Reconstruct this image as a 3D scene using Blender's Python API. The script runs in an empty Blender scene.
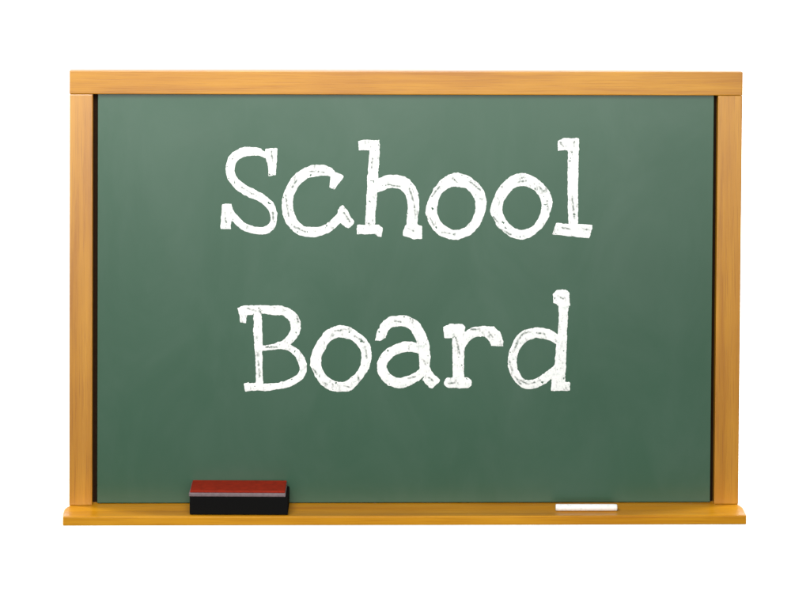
import bpy, bmesh, math, random
import numpy as np
from mathutils import Vector, Euler, Matrix

# ------------------------------------------------------------------ scene
S = bpy.context.scene
C = S.collection
S.render.engine = 'CYCLES'
S.view_settings.view_transform = 'Standard'
S.view_settings.look = 'None'
S.view_settings.exposure = 0.0
S.view_settings.gamma = 1.0

# camera: long lens, raised above the board, rise/fall movement (vertical shift)
XC, ZC, PITCH, YAW, ROLL, F, H, SY = (-0.093076, 1.064240, -0.034069, -0.025004,
                                      -0.005785, 3.237401, 0.585471, -0.618516)
D = 3.5
cd = bpy.data.cameras.new('camera')
cam = bpy.data.objects.new('camera', cd)
C.objects.link(cam)
cam.location = (XC, -D, ZC)
cam.rotation_euler = (math.pi / 2 + PITCH, ROLL, YAW)
cd.sensor_width = 36
cd.lens = 36 * F
cd.shift_y = SY
cd.clip_end = 100
S.camera = cam
RC = Euler(cam.rotation_euler).to_matrix()


def on_plane(u, v, y=0.0):
    """writing coordinates (810 x 606 drawing grid) -> x, z on the board plane"""
    d = RC @ Vector(((u - 405) / 810 / F, (303 - v) / 810 / F + SY / F, -1))
    t = (y + D) / d.y
    return XC + d.x * t, ZC + d.z * t


# ------------------------------------------------------------------ helpers
def tag(o, label=None, cat=None, group=None, kind=None):
    if label: o['label'] = label
    if cat: o['category'] = cat
    if group: o['group'] = group
    if kind: o['kind'] = kind
    return o


def empty(name, loc):
    o = bpy.data.objects.new(name, None)
    o.empty_display_size = 0.05
    o.location = loc
    C.objects.link(o)
    return o


def link_bm(name, bm, m, parent=None, smooth=False):
    me = bpy.data.meshes.new(name)
    bmesh.ops.recalc_face_normals(bm, faces=bm.faces[:])
    bm.to_mesh(me)
    bm.free()
    if m: me.materials.append(m)
    if smooth:
        for p in me.polygons: p.use_smooth = True
    o = bpy.data.objects.new(name, me)
    C.objects.link(o)
    if parent:
        o.parent = parent
    return o


def bevel(bm, w, seg=2, edges=None):
    bmesh.ops.bevel(bm, geom=edges or bm.edges[:], offset=w, segments=seg,
                    profile=0.6, affect='EDGES', clamp_overlap=True)


def box(bm, x0, x1, y0, y1, z0, z1):
    vs = [bm.verts.new((x, y, z)) for x in (x0, x1) for y in (y0, y1) for z in (z0, z1)]
    for f in ((0, 1, 3, 2), (4, 6, 7, 5), (0, 4, 5, 1), (2, 3, 7, 6), (0, 2, 6, 4), (1, 5, 7, 3)):
        bm.faces.new([vs[i] for i in f])


def bbox(x0, x1, y0, y1, z0, z1, w=0.0012, seg=2):
    bm = bmesh.new()
    box(bm, x0, x1, y0, y1, z0, z1)
    if w: bevel(bm, w, seg)
    return bm


# ------------------------------------------------------------------ materials
def new_mat(name):
    m = bpy.data.materials.new(name)
    m.use_nodes = True
    nt = m.node_tree
    return m, nt, nt.nodes['Principled BSDF']


def N(nt, t, **kw):
    n = nt.nodes.new(t)
    for k, v in kw.items():
        if k in n.inputs: n.inputs[k].default_value = v
        else: setattr(n, k, v)
    return n


def ramp(nt, fac, stops):
    r = nt.nodes.new('ShaderNodeValToRGB')
    while len(r.color_ramp.elements) < len(stops): r.color_ramp.elements.new(0.5)
    for e, (p, c) in zip(r.color_ramp.elements, stops):
        e.position = p
        e.color = (*c, 1) if len(c) == 3 else c
    nt.links.new(fac, r.inputs['Fac'])
    return r.outputs['Color']


def mix(nt, a, b, fac, mode='MIX'):
    n = nt.nodes.new('ShaderNodeMix')
    n.data_type = 'RGBA'
    n.blend_type = mode
    for s, v in ((n.inputs['Factor'], fac), (n.inputs['A'], a), (n.inputs['B'], b)):
        if isinstance(v, (int, float)): s.default_value = v
        elif isinstance(v, tuple): s.default_value = (*v, 1)
        else: nt.links.new(v, s)
    return n.outputs['Result']


def coords(nt, scale, rot=(0, 0, 0), loc=(0, 0, 0)):
    tc = nt.nodes.new('ShaderNodeTexCoord')
    mp = nt.nodes.new('ShaderNodeMapping')
    mp.inputs['Scale'].default_value = scale
    mp.inputs['Rotation'].default_value = rot
    mp.inputs['Location'].default_value = loc
    nt.links.new(tc.outputs['Object'], mp.inputs['Vector'])
    return mp.outputs['Vector']


def wood(name, along, seed, coat=0.2, spec=0.5, gain=1.0, dust=0.0):
    """varnished beech/pine with grain running along 'x' or 'z'"""
    m, nt, p = new_mat(name)
    L = nt.links
    a, b = 2.2, 60.0
    sc = (a, b, b) if along == 'x' else (b, b, a)
    v = coords(nt, sc, loc=(seed * 3.1, seed * 1.7, seed * 2.3))
    g = N(nt, 'ShaderNodeTexNoise', Scale=1.0, Detail=5.0, Roughness=0.6, Distortion=0.5)
    L.new(v, g.inputs['Vector'])
    base = ramp(nt, g.outputs['Fac'], [(0.32, WOOD[0]), (0.5, WOOD[1]), (0.68, WOOD[2])])
    # fine pores
    sc2 = (14, 900, 900) if along == 'x' else (900, 900, 14)
    v2 = coords(nt, sc2, loc=(seed, seed, seed))
    g2 = N(nt, 'ShaderNodeTexNoise', Scale=1.0, Detail=3.0, Roughness=0.7)
    L.new(v2, g2.inputs['Vector'])
    pores = ramp(nt, g2.outputs['Fac'], [(0.36, (0.60, 0.48, 0.36)), (0.48, (1, 1, 1))])
    base = mix(nt, base, pores, 0.45, 'MULTIPLY')
    # broad patches where the stain took differently
    sc3 = (5, 16, 16) if along == 'x' else (16, 16, 5)
    v3 = coords(nt, sc3, loc=(seed * 5, 0, seed * 2))
    g3 = N(nt, 'ShaderNodeTexNoise', Scale=1.0, Detail=2.0)
    L.new(v3, g3.inputs['Vector'])
    pt = ramp(nt, g3.outputs['Fac'], [(0.35, (0.9, 0.84, 0.72)), (0.65, (1.06, 1.07, 1.15))])
    base = mix(nt, base, pt, 0.95, 'MULTIPLY')
    if gain != 1.0: base = mix(nt, base, (gain, gain, gain), 1.0, 'MULTIPLY')
    if dust:
        v4 = coords(nt, (1, 1, 1))
        g4 = N(nt, 'ShaderNodeTexNoise', Scale=55.0, Detail=8.0, Roughness=0.75)
        L.new(v4, g4.inputs['Vector'])
        dm = ramp(nt, g4.outputs['Fac'], [(0.50, (0, 0, 0)), (0.72, (dust, dust, dust))])
        base = mix(nt, base, (0.82, 0.80, 0.74), dm)
    L.new(base, p.inputs['Base Color'])
    rr = N(nt, 'ShaderNodeMapRange')
    rr.inputs['To Min'].default_value = 0.30
    rr.inputs['To Max'].default_value = 0.40
    L.new(g.outputs['Fac'], rr.inputs['Value'])
    L.new(rr.outputs['Result'], p.inputs['Roughness'])
    p.inputs['Specular IOR Level'].default_value = spec
    p.inputs['Coat Weight'].default_value = coat
    p.inputs['Coat Roughness'].default_value = 0.27
    bp = N(nt, 'ShaderNodeBump', Strength=0.25, Distance=0.0006)
    L.new(g2.outputs['Fac'], bp.inputs['Height'])
    L.new(bp.outputs['Normal'], p.inputs['Normal'])
    return m


WOOD = [(0.37, 0.143, 0.003), (0.475, 0.210, 0.006), (0.53, 0.248, 0.012)]


def board_mat():
    m, nt, p = new_mat('green_board_enamel')
    L = nt.links
    v = coords(nt, (5, 5, 5))
    g = N(nt, 'ShaderNodeTexNoise', Scale=1.0, Detail=3.0, Roughness=0.55)
    L.new(v, g.inputs['Vector'])
    c = ramp(nt, g.outputs['Fac'], [(0.3, (0.033, 0.090, 0.054)), (0.7, (0.037, 0.099, 0.060))])
    # old chalk dust wiped about with the eraser, in long faint swipes
    v2 = coords(nt, (9, 1, 5), rot=(0, 0.5, 0))
    g2 = N(nt, 'ShaderNodeTexNoise', Scale=1.0, Detail=5.0, Roughness=0.65, Distortion=0.8)
    L.new(v2, g2.inputs['Vector'])
    d = ramp(nt, g2.outputs['Fac'], [(0.40, (0, 0, 0)), (0.75, (1, 1, 1))])
    k = nt.nodes.new('ShaderNodeMath')
    k.operation = 'MULTIPLY'
    k.inputs[1].default_value = 0.02
    L.new(d, k.inputs[0])
    c = mix(nt, c, (0.75, 0.80, 0.78), k.outputs[0])
    L.new(c, p.inputs['Base Color'])
    p.inputs['Roughness'].default_value = 0.30
    p.inputs['Specular IOR Level'].default_value = 0.5
    v3 = coords(nt, (1, 1, 1))
    g3 = N(nt, 'ShaderNodeTexNoise', Scale=1500.0, Detail=2.0)
    L.new(v3, g3.inputs['Vector'])
    bp = N(nt, 'ShaderNodeBump', Strength=0.15, Distance=0.0002)
    L.new(g3.outputs['Fac'], bp.inputs['Height'])
    L.new(bp.outputs['Normal'], p.inputs['Normal'])
    return m


def chalk_mat(name, grain=True):
    m, nt, p = new_mat(name)
    L = nt.links
    p.inputs['Roughness'].default_value = 0.95
    p.inputs['Specular IOR Level'].default_value = 0.1
    v = coords(nt, (1, 1, 1))
    g = N(nt, 'ShaderNodeTexNoise', Scale=190.0, Detail=4.0, Roughness=0.7)
    L.new(v, g.inputs['Vector'])
    c = ramp(nt, g.outputs['Fac'], [(0.28, (0.55, 0.60, 0.58)), (0.42, (0.80, 0.83, 0.81)), (0.55, (0.86, 0.87, 0.86))])
    L.new(c, p.inputs['Base Color'])
    if grain:
        # where the stick skipped, the green shows through
        v2 = coords(nt, (1, 1, 0.5), rot=(0, 0.5, 0))
        g2 = N(nt, 'ShaderNodeTexNoise', Scale=160.0, Detail=5.0, Roughness=0.72)
        L.new(v2, g2.inputs['Vector'])
        a = ramp(nt, g2.outputs['Fac'], [(0.31, (0.45, 0.45, 0.45)), (0.43, (1, 1, 1))])
        at = N(nt, 'ShaderNodeAttribute', attribute_name='wear')
        wk = nt.nodes.new('ShaderNodeMath'); wk.operation = 'SUBTRACT'; wk.inputs[0].default_value = 1.0
        L.new(at.outputs['Fac'], wk.inputs[1])
        ma = nt.nodes.new('ShaderNodeMath'); ma.operation = 'MULTIPLY'
        L.new(a, ma.inputs[0]); L.new(wk.outputs[0], ma.inputs[1])
        L.new(ma.outputs[0], p.inputs['Alpha'])
    return m


def plain(name, c, rough, spec=0.5, noise=None, bump=0.0):
    m, nt, p = new_mat(name)
    p.inputs['Roughness'].default_value = rough
    p.inputs['Specular IOR Level'].default_value = spec
    v = coords(nt, (1, 1, 1))
    g = N(nt, 'ShaderNodeTexNoise', Scale=noise or 300.0, Detail=4.0, Roughness=0.7)
    nt.links.new(v, g.inputs['Vector'])
    lo = tuple(x * 0.82 for x in c)
    hi = tuple(min(1, x * 1.15) for x in c)
    nt.links.new(ramp(nt, g.outputs['Fac'], [(0.35, lo), (0.65, hi)]), p.inputs['Base Color'])
    if bump:
        bp = N(nt, 'ShaderNodeBump', Strength=bump, Distance=0.001)
        nt.links.new(g.outputs['Fac'], bp.inputs['Height'])
        nt.links.new(bp.outputs['Normal'], p.inputs['Normal'])
    return m


# ------------------------------------------------------------------ the board
XL, XR = -0.45, 0.45
RAIL = 0.0318
SL, SR = 0.0310, 0.0329           # stile widths
YF = -0.012                       # front of the frame
YS = -0.004                       # writing surface, 8 mm back from the frame front
HT = H - 0.0002

board = empty('chalkboard', (0, 0, 0))
tag(board, 'green chalkboard in a honey wooden frame with white chalk words School Board', 'chalkboard')

link_bm('top_rail', bbox(XL, XR, YF, 0.004, H - RAIL, HT), wood('wood_top', 'x', 1.0), board)
link_bm('side_stile', bbox(XL + 0.0002, XL + SL, YF + 0.0003, 0.004, 0.0002, H - RAIL - 0.0003), wood('wood_left', 'z', 2.0, 1.0), board)
link_bm('side_stile', bbox(XR - SR, XR - 0.0002, YF + 0.0003, 0.004, 0.0002, H - RAIL - 0.0003), wood('wood_right', 'z', 4.3, 0.7), board)

# chalk tray: shelf with a shallow groove and cut-back rear corners
bm = bmesh.new()
# plan stations: (half-width left, half-width right, y, top z)
prof = [(0.4498, 0.4498, 0.014, 0.0), (0.4498, 0.4498, -0.0125, 0.0), (0.4518, 0.4516, -0.0160, 0.0),
        (0.4545, 0.4541, -0.0220, -0.0006), (0.4554, 0.4547, -0.0300, -0.0016), (0.4550, 0.4545, -0.0420, -0.0016),
        (0.4542, 0.4540, -0.0500, -0.0006), (0.4535, 0.4535, -0.0560, 0.0), (0.4530, 0.4533, -0.0605, 0.0)]
ZB = -0.0122
top = [(bm.verts.new((-l, y, z)), bm.verts.new((r, y, z))) for l, r, y, z in prof]
bot = [(bm.verts.new((-l, y, ZB)), bm.verts.new((r, y, ZB))) for l, r, y, z in prof]
for i in range(len(prof) - 1):
    bm.faces.new((top[i][0], top[i][1], top[i + 1][1], top[i + 1][0]))
    bm.faces.new((bot[i][0], bot[i + 1][0], bot[i + 1][1], bot[i][1]))
    bm.faces.new((top[i][0], top[i + 1][0], bot[i + 1][0], bot[i][0]))
    bm.faces.new((top[i][1], bot[i][1], bot[i + 1][1], top[i + 1][1]))
bm.faces.new((top[0][0], bot[0][0], bot[0][1], top[0][1]))
bm.faces.new((top[-1][0], top[-1][1], bot[-1][1], bot[-1][0]))
bm.edges.ensure_lookup_table()
ed = [e for e in bm.edges if len(e.link_faces) == 2 and e.calc_face_angle() > 0.9]
bevel(bm, 0.0016, 3, ed)
link_bm('chalk_tray', bm, wood('wood_tray', 'x', 7.7, 0.0, 0.22, 1.12), board)

# backing behind; its near-black colour paints the shade in the gaps round the panel
link_bm('backing_panel', bbox(XL + 0.012, XR - 0.012, 0.0042, 0.0070, 0.0003, H - 0.012, 0),
        plain('gap_shade_backing', (0.022, 0.010, 0.004), 0.9, 0.1), board)
surf = link_bm('writing_surface', bbox(XL + SL + 0.0060, XR - SR - 0.0045, YS, 0.0040, 0.0012, H - RAIL - 0.0008, 0.0006),
               board_mat(), board)

# ------------------------------------------------------------------ chalk lettering
# each letter: drawing origin and magnification, chalk strokes (x, y, width) and solid patches,
# or outer and inner outlines for the round letters
LET = [
 ('S', (215, 140), 6.057,
  [[(318, 100, 36), (275, 76, 46), (220, 69, 56), (160, 78, 62), (113, 110, 63), (93, 160, 63), (97, 210, 60), (120, 252, 60),
    (165, 293, 62), (220, 322, 60), (275, 348, 58), (322, 385, 56), (350, 425, 50), (357, 470, 44), (345, 515, 46),
    (310, 545, 50), (250, 548, 48), (190, 532, 50), (148, 503, 52), (112, 462, 46), (85, 425, 40)]],
  [[(303, 50), (378, 48), (376, 130), (371, 215), (324, 218), (318, 150), (300, 90)],
   [(42, 390), (70, 382), (100, 385), (110, 440), (100, 490), (98, 540), (32, 542), (37, 460)]], None),
 ('c', (275, 140), 5.511,
  [[(335, 200, 36), (290, 172, 56), (230, 168, 70), (170, 184, 66), (118, 225, 64), (84, 280, 62), (68, 338, 64), (74, 400, 68),
    (98, 455, 66), (142, 496, 62), (200, 508, 60), (262, 498, 56), (312, 470, 52), (352, 430, 50), (375, 395, 34)]],
  [[(300, 170), (340, 176), (383, 200), (352, 240), (330, 276), (298, 262), (304, 220)],
   [(372, 356), (398, 385), (418, 425), (440, 450), (428, 470), (405, 490), (365, 464), (345, 420), (342, 385)]], None),
 ('h', (350, 130), 5.275,
  [[(130, 85, 56), (127, 150, 60), (121, 230, 60), (118, 300, 60), (110, 420, 56), (105, 520, 55)],
   [(135, 305, 60), (160, 290, 72), (195, 274, 74), (240, 272, 74), (285, 285, 74), (320, 325, 72), (334, 380, 68), (332, 440, 64), (322, 520, 62)]],
  [[(43, 58), (80, 52), (155, 52), (160, 100), (108, 108), (45, 108)],
   [(38, 498), (90, 500), (150, 498), (172, 518), (168, 568), (150, 566), (132, 550), (34, 552)],
   [(290, 500), (350, 496), (380, 507), (383, 575), (340, 578), (278, 560), (280, 530)]], None),
 ('o', (420, 165), 5.786, [], [],
  ([(210, 44), (255, 52), (300, 72), (358, 125), (384, 190), (382, 265), (350, 345), (290, 408), (205, 434), (120, 415), (60, 352), (30, 270), (50, 190), (98, 108), (150, 60)],
   [(205, 128), (258, 136), (300, 175), (318, 222), (315, 275), (288, 330), (250, 363), (205, 374), (150, 355), (112, 310), (100, 250), (115, 190), (155, 142)])),
 ('o', (420, 165), 5.786, [], [],
  ([(590, 44), (650, 60), (718, 108), (762, 175), (765, 245), (735, 325), (680, 392), (600, 434), (520, 415), (452, 362), (422, 310), (402, 265), (425, 190), (462, 120), (520, 66)],
   [(585, 124), (636, 134), (680, 170), (700, 218), (695, 278), (662, 340), (622, 367), (578, 373), (530, 350), (490, 300), (478, 245), (500, 190), (540, 142)])),
 ('l', (545, 130), 5.27,
  [[(148, 75, 60), (148, 180, 62), (147, 300, 60), (149, 510, 56)]],
  [[(68, 58), (100, 42), (180, 42), (180, 105), (120, 107), (68, 110)],
   [(60, 490), (150, 492), (252, 499), (250, 520), (232, 572), (140, 562), (36, 550), (45, 528)]], None),
 ('B', (230, 295), 5.771,
  [[(95, 86, 50), (190, 84, 54), (240, 88, 58), (300, 90, 58), (345, 112, 60), (376, 150, 62), (378, 200, 58), (352, 250, 54), (310, 280, 46), (250, 298, 34), (190, 308, 34)],
   [(160, 100, 50), (160, 200, 56), (165, 300, 50), (168, 400, 46), (172, 520, 46)],
   [(190, 310, 30), (260, 298, 34), (330, 300, 42), (385, 335, 46), (418, 390, 48), (420, 440, 46), (390, 482, 46), (340, 510, 44), (270, 526, 44), (200, 532, 46), (105, 530, 50)]],
  [[(42, 74), (80, 60), (135, 60), (135, 115), (98, 118), (92, 162), (58, 158), (55, 120)],
   [(78, 510), (110, 500), (112, 555), (88, 556)]], None),
 ('o', (300, 310), 6.7375, [], [],
  ([(285, 100), (355, 122), (430, 175), (475, 240), (485, 300), (470, 390), (420, 465), (345, 545), (270, 552), (205, 546), (140, 503), (90, 430), (65, 360), (85, 270), (120, 200), (170, 142), (230, 108)],
   [(280, 190), (340, 205), (388, 245), (410, 295), (408, 350), (390, 402), (350, 445), (300, 480), (245, 478), (195, 450), (155, 400), (145, 330), (168, 270), (205, 215), (245, 192)])),
 ('a', (370, 310), 6.7375,
  [[(80, 160, 66), (100, 115, 70), (140, 82, 78), (185, 75, 80), (240, 76, 80), (295, 105, 82), (335, 165, 84), (360, 240, 86), (370, 320, 80), (370, 400, 74), (405, 450, 70)],
   [(330, 262, 70), (285, 250, 74), (235, 248, 74), (165, 270, 74), (108, 315, 74), (80, 375, 74), (98, 438, 74), (145, 478, 76), (205, 492, 76), (270, 472, 70), (330, 438, 66), (365, 410, 60)]],
  [[(52, 120), (118, 150), (106, 188), (68, 208), (34, 205), (40, 160)],
   [(395, 400), (440, 440), (472, 470), (460, 495), (420, 528), (398, 525), (348, 472)]], None),
 ('r', (435, 310), 6.7375,
  [[(156, 150, 84), (158, 220, 88), (157, 300, 88), (157, 400, 84), (157, 480, 84)],
   [(175, 250, 50), (200, 195, 70), (245, 158, 72), (300, 145, 76), (350, 148, 78), (388, 180, 84)],
   [(98, 490, 78), (210, 490, 78)]],
  [[(55, 115), (100, 92), (180, 92), (205, 112), (195, 190), (62, 190)],
   [(350, 110), (400, 108), (440, 150), (462, 205), (458, 245), (378, 245), (360, 200)]], None),
 ('d', (500, 285), 5.275,
  [[(338, 60, 60), (335, 120, 56), (333, 200, 50), (326, 300, 60), (319, 400, 64), (313, 500, 66)],
   [(312, 300, 40), (280, 272, 54), (230, 256, 60), (180, 253, 60), (122, 275, 62), (85, 325, 54), (66, 380, 50), (66, 430, 50),
    (85, 480, 50), (112, 512, 50), (150, 525, 52), (205, 512, 52), (255, 478, 50), (300, 438, 46)]],
  [[(280, 48), (300, 26), (345, 22), (368, 38), (370, 110), (310, 112), (296, 98), (282, 96)],
   [(270, 480), (335, 480), (345, 510), (370, 515), (370, 558), (268, 560)]], None),
]


# thin places where the stick skipped or was drawn twice, in the same drawing units, one list per letter
SKIP = [
 [[(340, 70), (350, 130)], [(60, 440), (68, 500)], [(112, 95), (92, 150)], [(160, 288), (232, 330)], [(350, 440), (352, 490)]],
 [[(190, 172), (270, 178)], [(60, 305), (66, 350), (75, 420)], [(108, 478), (165, 505)], [(380, 400), (412, 452)], [(120, 220), (95, 260)]],
 [[(118, 150), (115, 200)], [(312, 305), (336, 380), (345, 455)], [(88, 488), (112, 502)], [(305, 520), (335, 532)], [(200, 288), (262, 298)]],
 [[(188, 78), (218, 102)], [(285, 95), (348, 145)], [(58, 305), (78, 345)], [(70, 180), (112, 125)], [(130, 390), (205, 402)]],
 [[(565, 100), (612, 92)], [(570, 80), (605, 72)], [(660, 108), (722, 155)], [(425, 300), (452, 335)], [(470, 375), (525, 402)], [(735, 200), (740, 260)]],
 [[(155, 62), (155, 88)], [(143, 350), (155, 465)], [(80, 65), (98, 88)], [(196, 518), (220, 526)], [(90, 515), (135, 522)]],
 [[(168, 75), (180, 112)], [(100, 78), (150, 90)], [(205, 300), (272, 300)], [(163, 380), (172, 475)], [(385, 120), (395, 160)]],
 [[(235, 142), (312, 130)], [(368, 178), (432, 215)], [(155, 488), (182, 502)], [(298, 512), (335, 520)], [(88, 395), (112, 432)], [(440, 250), (450, 320)]],
 [[(355, 335), (378, 365)], [(258, 462), (305, 448)], [(398, 455), (425, 478)], [(165, 75), (205, 80)]],
 [[(148, 215), (165, 295)], [(238, 132), (302, 130)], [(362, 150), (388, 182)], [(90, 495), (150, 490)], [(128, 165), (145, 205)]],
 [[(160, 247), (118, 258), (84, 312)], [(195, 252), (235, 258)], [(48, 400), (64, 450), (60, 475)], [(98, 498), (150, 525), (212, 502)],
  [(78, 480), (112, 525)], [(306, 58), (332, 72)], [(100, 290), (70, 350)]],
]


def seg_sdf(px, py, a, b):
    ax, ay, ar = a; bx, by, br = b
    dx, dy = bx - ax, by - ay
    t = np.clip(((px - ax) * dx + (py - ay) * dy) / (dx * dx + dy * dy + 1e-9), 0, 1)
    return np.hypot(px - ax - t * dx, py - ay - t * dy) - (ar + (br - ar) * t)


def poly_sdf(px, py, P):
    n = len(P)
    d = np.full(px.shape, 1e9)
    ins = np.zeros(px.shape, bool)
    for i in range(n):
        (x0, y0), (x1, y1) = P[i], P[(i + 1) % n]
        d = np.minimum(d, seg_sdf(px, py, (x0, y0, 0), (x1, y1, 0)))
        c = ((y0 > py) != (y1 > py)) & (px < (x1 - x0) * (py - y0) / (y1 - y0 + 1e-12) + x0)
        ins ^= c
    return np.where(ins, -d, d)


def spline(P, closed, k=5):
    P = [tuple(map(float, p)) for p in P]
    n = len(P)
    out = []
    rng = range(n) if closed else range(n - 1)
    for i in rng:
        g = (lambda j: P[j % n]) if closed else (lambda j: P[min(max(j, 0), n - 1)])
        p0, p1, p2, p3 = map(np.array, (g(i - 1), g(i), g(i + 1), g(i + 2)))
        for s in range(k):
            t = s / k
            out.append(tuple(0.5 * (2 * p1 + (p2 - p0) * t + (2 * p0 - 5 * p1 + 4 * p2 - p3) * t * t + (3 * p1 - p0 - 3 * p2 + p3) * t ** 3)))
    if not closed: out.append(P[-1])
    return out


def vnoise(shape, cell, rng):
    h, w = shape
    gh, gw = int(h / cell) + 3, int(w / cell) + 3
    g = rng.random((gh, gw))
    yy, xx = np.mgrid[0:h, 0:w] / cell
    iy, ix = yy.astype(int), xx.astype(int)
    fy, fx = yy - iy, xx - ix
    fy, fx = fy * fy * (3 - 2 * fy), fx * fx * (3 - 2 * fx)
    return (g[iy, ix] * (1 - fy) * (1 - fx) + g[iy, ix + 1] * (1 - fy) * fx
            + g[iy + 1, ix] * fy * (1 - fx) + g[iy + 1, ix + 1] * fy * fx) - 0.5


STEP = 0.45


def letter(idx, ch, org, s, strokes, polys, rings, mat, parent):
    rng = np.random.default_rng(40 + idx)
    conv = lambda p: (org[0] + p[0] / s, org[1] + p[1] / s) + ((p[2] / s / 2,) if len(p) > 2 else ())
    allp = []
    sp = [spline([conv(p) for p in st], False) for st in strokes]
    for st in sp: allp += [(p[0], p[1]) for p in st]
    pl = [[conv(p) for p in po] for po in polys]
    for po in pl: allp += po
    if rings:
        ro, ri = [spline([conv(p) for p in r], True) for r in rings]
        allp += ro
    x0, x1 = min(p[0] for p in allp) - 8, max(p[0] for p in allp) + 8
    y0, y1 = min(p[1] for p in allp) - 8, max(p[1] for p in allp) + 8
    nx, ny = int((x1 - x0) / STEP), int((y1 - y0) / STEP)
    gx, gy = np.meshgrid(x0 + np.arange(nx) * STEP, y0 + np.arange(ny) * STEP)
    d = np.full(gx.shape, 1e9)
    for st in sp:
        for a, b in zip(st, st[1:]): d = np.minimum(d, seg_sdf(gx, gy, a, b))
    for po in pl: d = np.minimum(d, poly_sdf(gx, gy, po) - 0.25)
    if rings: d = np.maximum(poly_sdf(gx, gy, ro), -poly_sdf(gx, gy, ri))
    # crumbly edge of the stick and the places where it skipped
    d = d + 0.45 + 0.8 * vnoise(d.shape, 9, rng) + 0.55 * vnoise(d.shape, 3.6, rng) + 0.4 * vnoise(d.shape, 1.7, rng)
    v = vnoise(d.shape, 3.3, rng) * 0.6 + vnoise(d.shape, 7, rng) * 0.55
    hole = (v - 0.37) * 9
    d = np.maximum(d, np.where(d < -0.7, hole, -9))
    wear = np.zeros(d.shape)
    for line in SKIP[idx]:
        q = [conv(p) + (0,) for p in line]
        dd = np.full(d.shape, 1e9)
        for a, b in zip(q, q[1:]): dd = np.minimum(dd, seg_sdf(gx, gy, a, b))
        dd = dd + 0.9 * vnoise(d.shape, 4, rng)
        wear = np.maximum(wear, np.exp(-(np.maximum(dd, 0) / 0.85) ** 2))
    wear = np.clip(wear * (0.62 + 1.3 * vnoise(d.shape, 3, rng)), 0, 0.76)
    bm = bmesh.new()
    wl = bm.verts.layers.float.new('wear')
    vc = {}

    def vert(key, u, w, depth):
        if key not in vc:
            yv = YS - 0.00012 - min(max(-depth, 0) / 1.5, 1) * 0.00025
            x, z = on_plane(u, w, yv)
            vc[key] = bm.verts.new((x, yv, z))
            vc[key][wl] = wear[min(int(round((w - y0) / STEP)), ny - 1), min(int(round((u - x0) / STEP)), nx - 1)]
        return vc[key]
    for j in range(ny - 1):
        for i in range(nx - 1):
            cs = ((i, j), (i + 1, j), (i + 1, j + 1), (i, j + 1))
            vals = [d[b, a] for a, b in cs]
            if min(vals) >= 0: continue
            poly = []
            for k in range(4):
                (a, b), (a2, b2) = cs[k], cs[(k + 1) % 4]
                va, vb = vals[k], vals[(k + 1) % 4]
                if va < 0: poly.append(vert((a, b), x0 + a * STEP, y0 + b * STEP, va))
                if (va < 0) != (vb < 0):
                    t = va / (va - vb)
                    e = tuple(sorted(((a, b), (a2, b2))))
                    poly.append(vert(e, x0 + (a + (a2 - a) * t) * STEP, y0 + (b + (b2 - b) * t) * STEP, 0))
            if len(set(poly)) == len(poly) and len(poly) > 2:
                try: bm.faces.new(poly)
                except ValueError: pass
    me = bpy.data.meshes.new('chalk_letter')
    bm.normal_update()
    if sum(f.normal.y for f in bm.faces) > 0: bmesh.ops.reverse_faces(bm, faces=bm.faces[:])
    bm.to_mesh(me); bm.free()
    me.materials.append(mat)
    o = bpy.data.objects.new('chalk_letter', me)
    C.objects.link(o)
    o.parent = parent
    case = 'capital' if ch.isupper() else 'small'
    word = 'School' if idx < 6 else 'Board'
    o['label'] = 'white chalk %s letter %s in the word %s' % (case, ch, word)
    return o


cm = chalk_mat('chalk_marks')
for n, (ch, org, s, st, po, ri) in enumerate(LET):
    letter(n, ch, org, s, st, po, ri, cm, surf)

# ------------------------------------------------------------------ eraser on the tray
er = empty('board_eraser', (-0.2212, -0.0540, 0.0002))
er.rotation_euler = (0, 0, math.radians(-1.2))
tag(er, 'black felt board eraser with a dark red top resting on the wooden tray', 'eraser')
EW, ED = 0.0652, 0.050
bm = bmesh.new()
box(bm, -EW, EW, 0.0, ED, 0, 0.0242)
bevel(bm, 0.0016, 3)
felt = plain('black_felt', (0.006, 0.006, 0.006), 0.9, 0.06, 900, 0.5)
link_bm('felt_pad', bm, felt, er)
link_bm('backing_plate', bbox(-EW - 0.001, EW - 0.0030, -0.0010, ED + 0.0005, 0.0243, 0.0293, 0.0014, 3),
        plain('grey_plate', (0.17, 0.125, 0.135), 0.5, 0.4, 200), er)
link_bm('red_top', bbox(-EW + 0.0005, EW - 0.0038, 0.0010, ED - 0.0005, 0.0291, 0.0318, 0.001, 3),
        plain('red_top', (0.27, 0.017, 0.005), 0.6, 0.12, 120, 0.1), er)

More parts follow.
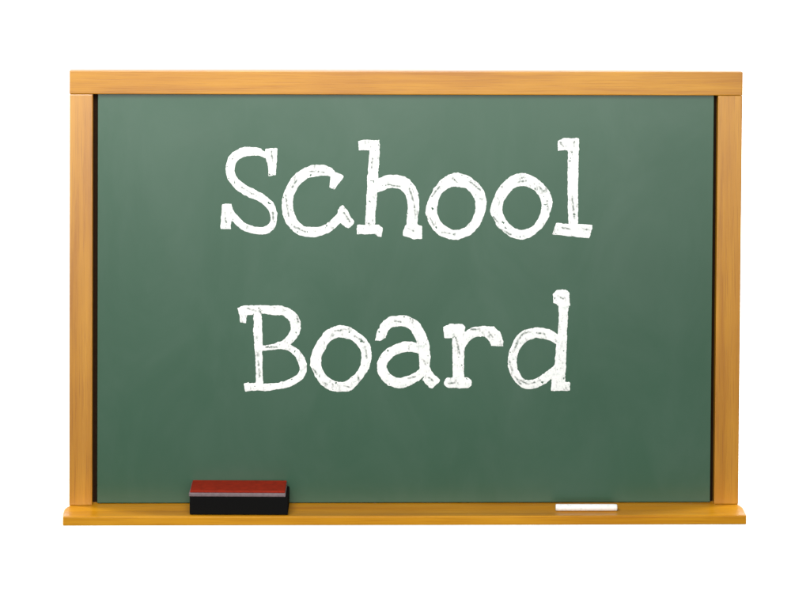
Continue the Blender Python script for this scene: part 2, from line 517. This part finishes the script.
# ------------------------------------------------------------------ chalk stick on the tray
bm = bmesh.new()
CL, CR = 0.0825, 0.0046
rings = [(0, 0.0), (0, 0.80), (0.0007, 0.97), (0.002, 1.0), (CL * 0.5, 1.0), (CL - 0.002, 0.99), (CL - 0.0006, 0.93), (CL, 0.72), (CL, 0)]
NS = 28
random.seed(5)
prev = None
for k, (x, r) in enumerate(rings):
    if r == 0:
        cur = [bm.verts.new((x - CL / 2, 0, 0))]
    else:
        cur = [bm.verts.new((x - CL / 2 + random.uniform(-.0002, .0002) * (0.9 < r < 0.98), CR * r * math.cos(2 * math.pi * a / NS), CR * r * math.sin(2 * math.pi * a / NS))) for a in range(NS)]
    if prev:
        for a in range(NS):
            b = (a + 1) % NS
            if len(prev) == 1: bm.faces.new((prev[0], cur[a], cur[b]))
            elif len(cur) == 1: bm.faces.new((prev[a], cur[0], prev[b]))
            else: bm.faces.new((prev[a], cur[a], cur[b], prev[b]))
    prev = cur
xs, _ = on_plane(584, 505)
ck = link_bm('chalk_stick', bm, chalk_mat('chalk_body', False), None, True)
ck.location = (xs, -0.0335, CR - 0.0016)
ck.rotation_euler = (0.4, 0, math.radians(-0.3))
tag(ck, 'short white stick of chalk lying on the wooden tray', 'chalk')

# ------------------------------------------------------------------ studio backdrop and lamps
link = bbox(-5, 5, 1.60, 1.62, -4, 5, 0)
bd = link_bm('backdrop', link, plain('white_paper', (0.85, 0.85, 0.85), 0.95, 0.05, 2), None)
tag(bd, 'plain bright white studio backdrop behind the board', 'backdrop', kind='structure')

w = bpy.data.worlds.new('World')
S.world = w
w.use_nodes = True
w.node_tree.nodes['Background'].inputs['Color'].default_value = (1.0, 0.99, 0.975, 1)
w.node_tree.nodes['Background'].inputs['Strength'].default_value = 0.12


def area(name, loc, target, sx, sy, power, col=(1, 1, 1)):
    l = bpy.data.lights.new(name, 'AREA')
    l.shape = 'RECTANGLE'
    l.size, l.size_y, l.energy, l.color = sx, sy, power, col
    o = bpy.data.objects.new(name, l)
    C.objects.link(o)
    o.location = loc
    o.rotation_euler = (Vector(target) - Vector(loc)).to_track_quat('-Z', 'Y').to_euler()
    return o


area('softbox_lamp', (-0.3, -4.3, 1.00), (0, 0, 0.35), 3.6, 2.6, 118, (1, 0.985, 0.96))
area('overhead_lamp', (-0.3, -1.1, 1.3), (0, 0, 0.3), 1.1, 0.5, 24.5, (1, 0.985, 0.96))
for sx in (-1, 1):
    area('backdrop_lamp', (sx * 2.4, 0.5, 0.6), (sx * 0.3, 1.6, 0.3), 0.6, 3.0, 150)
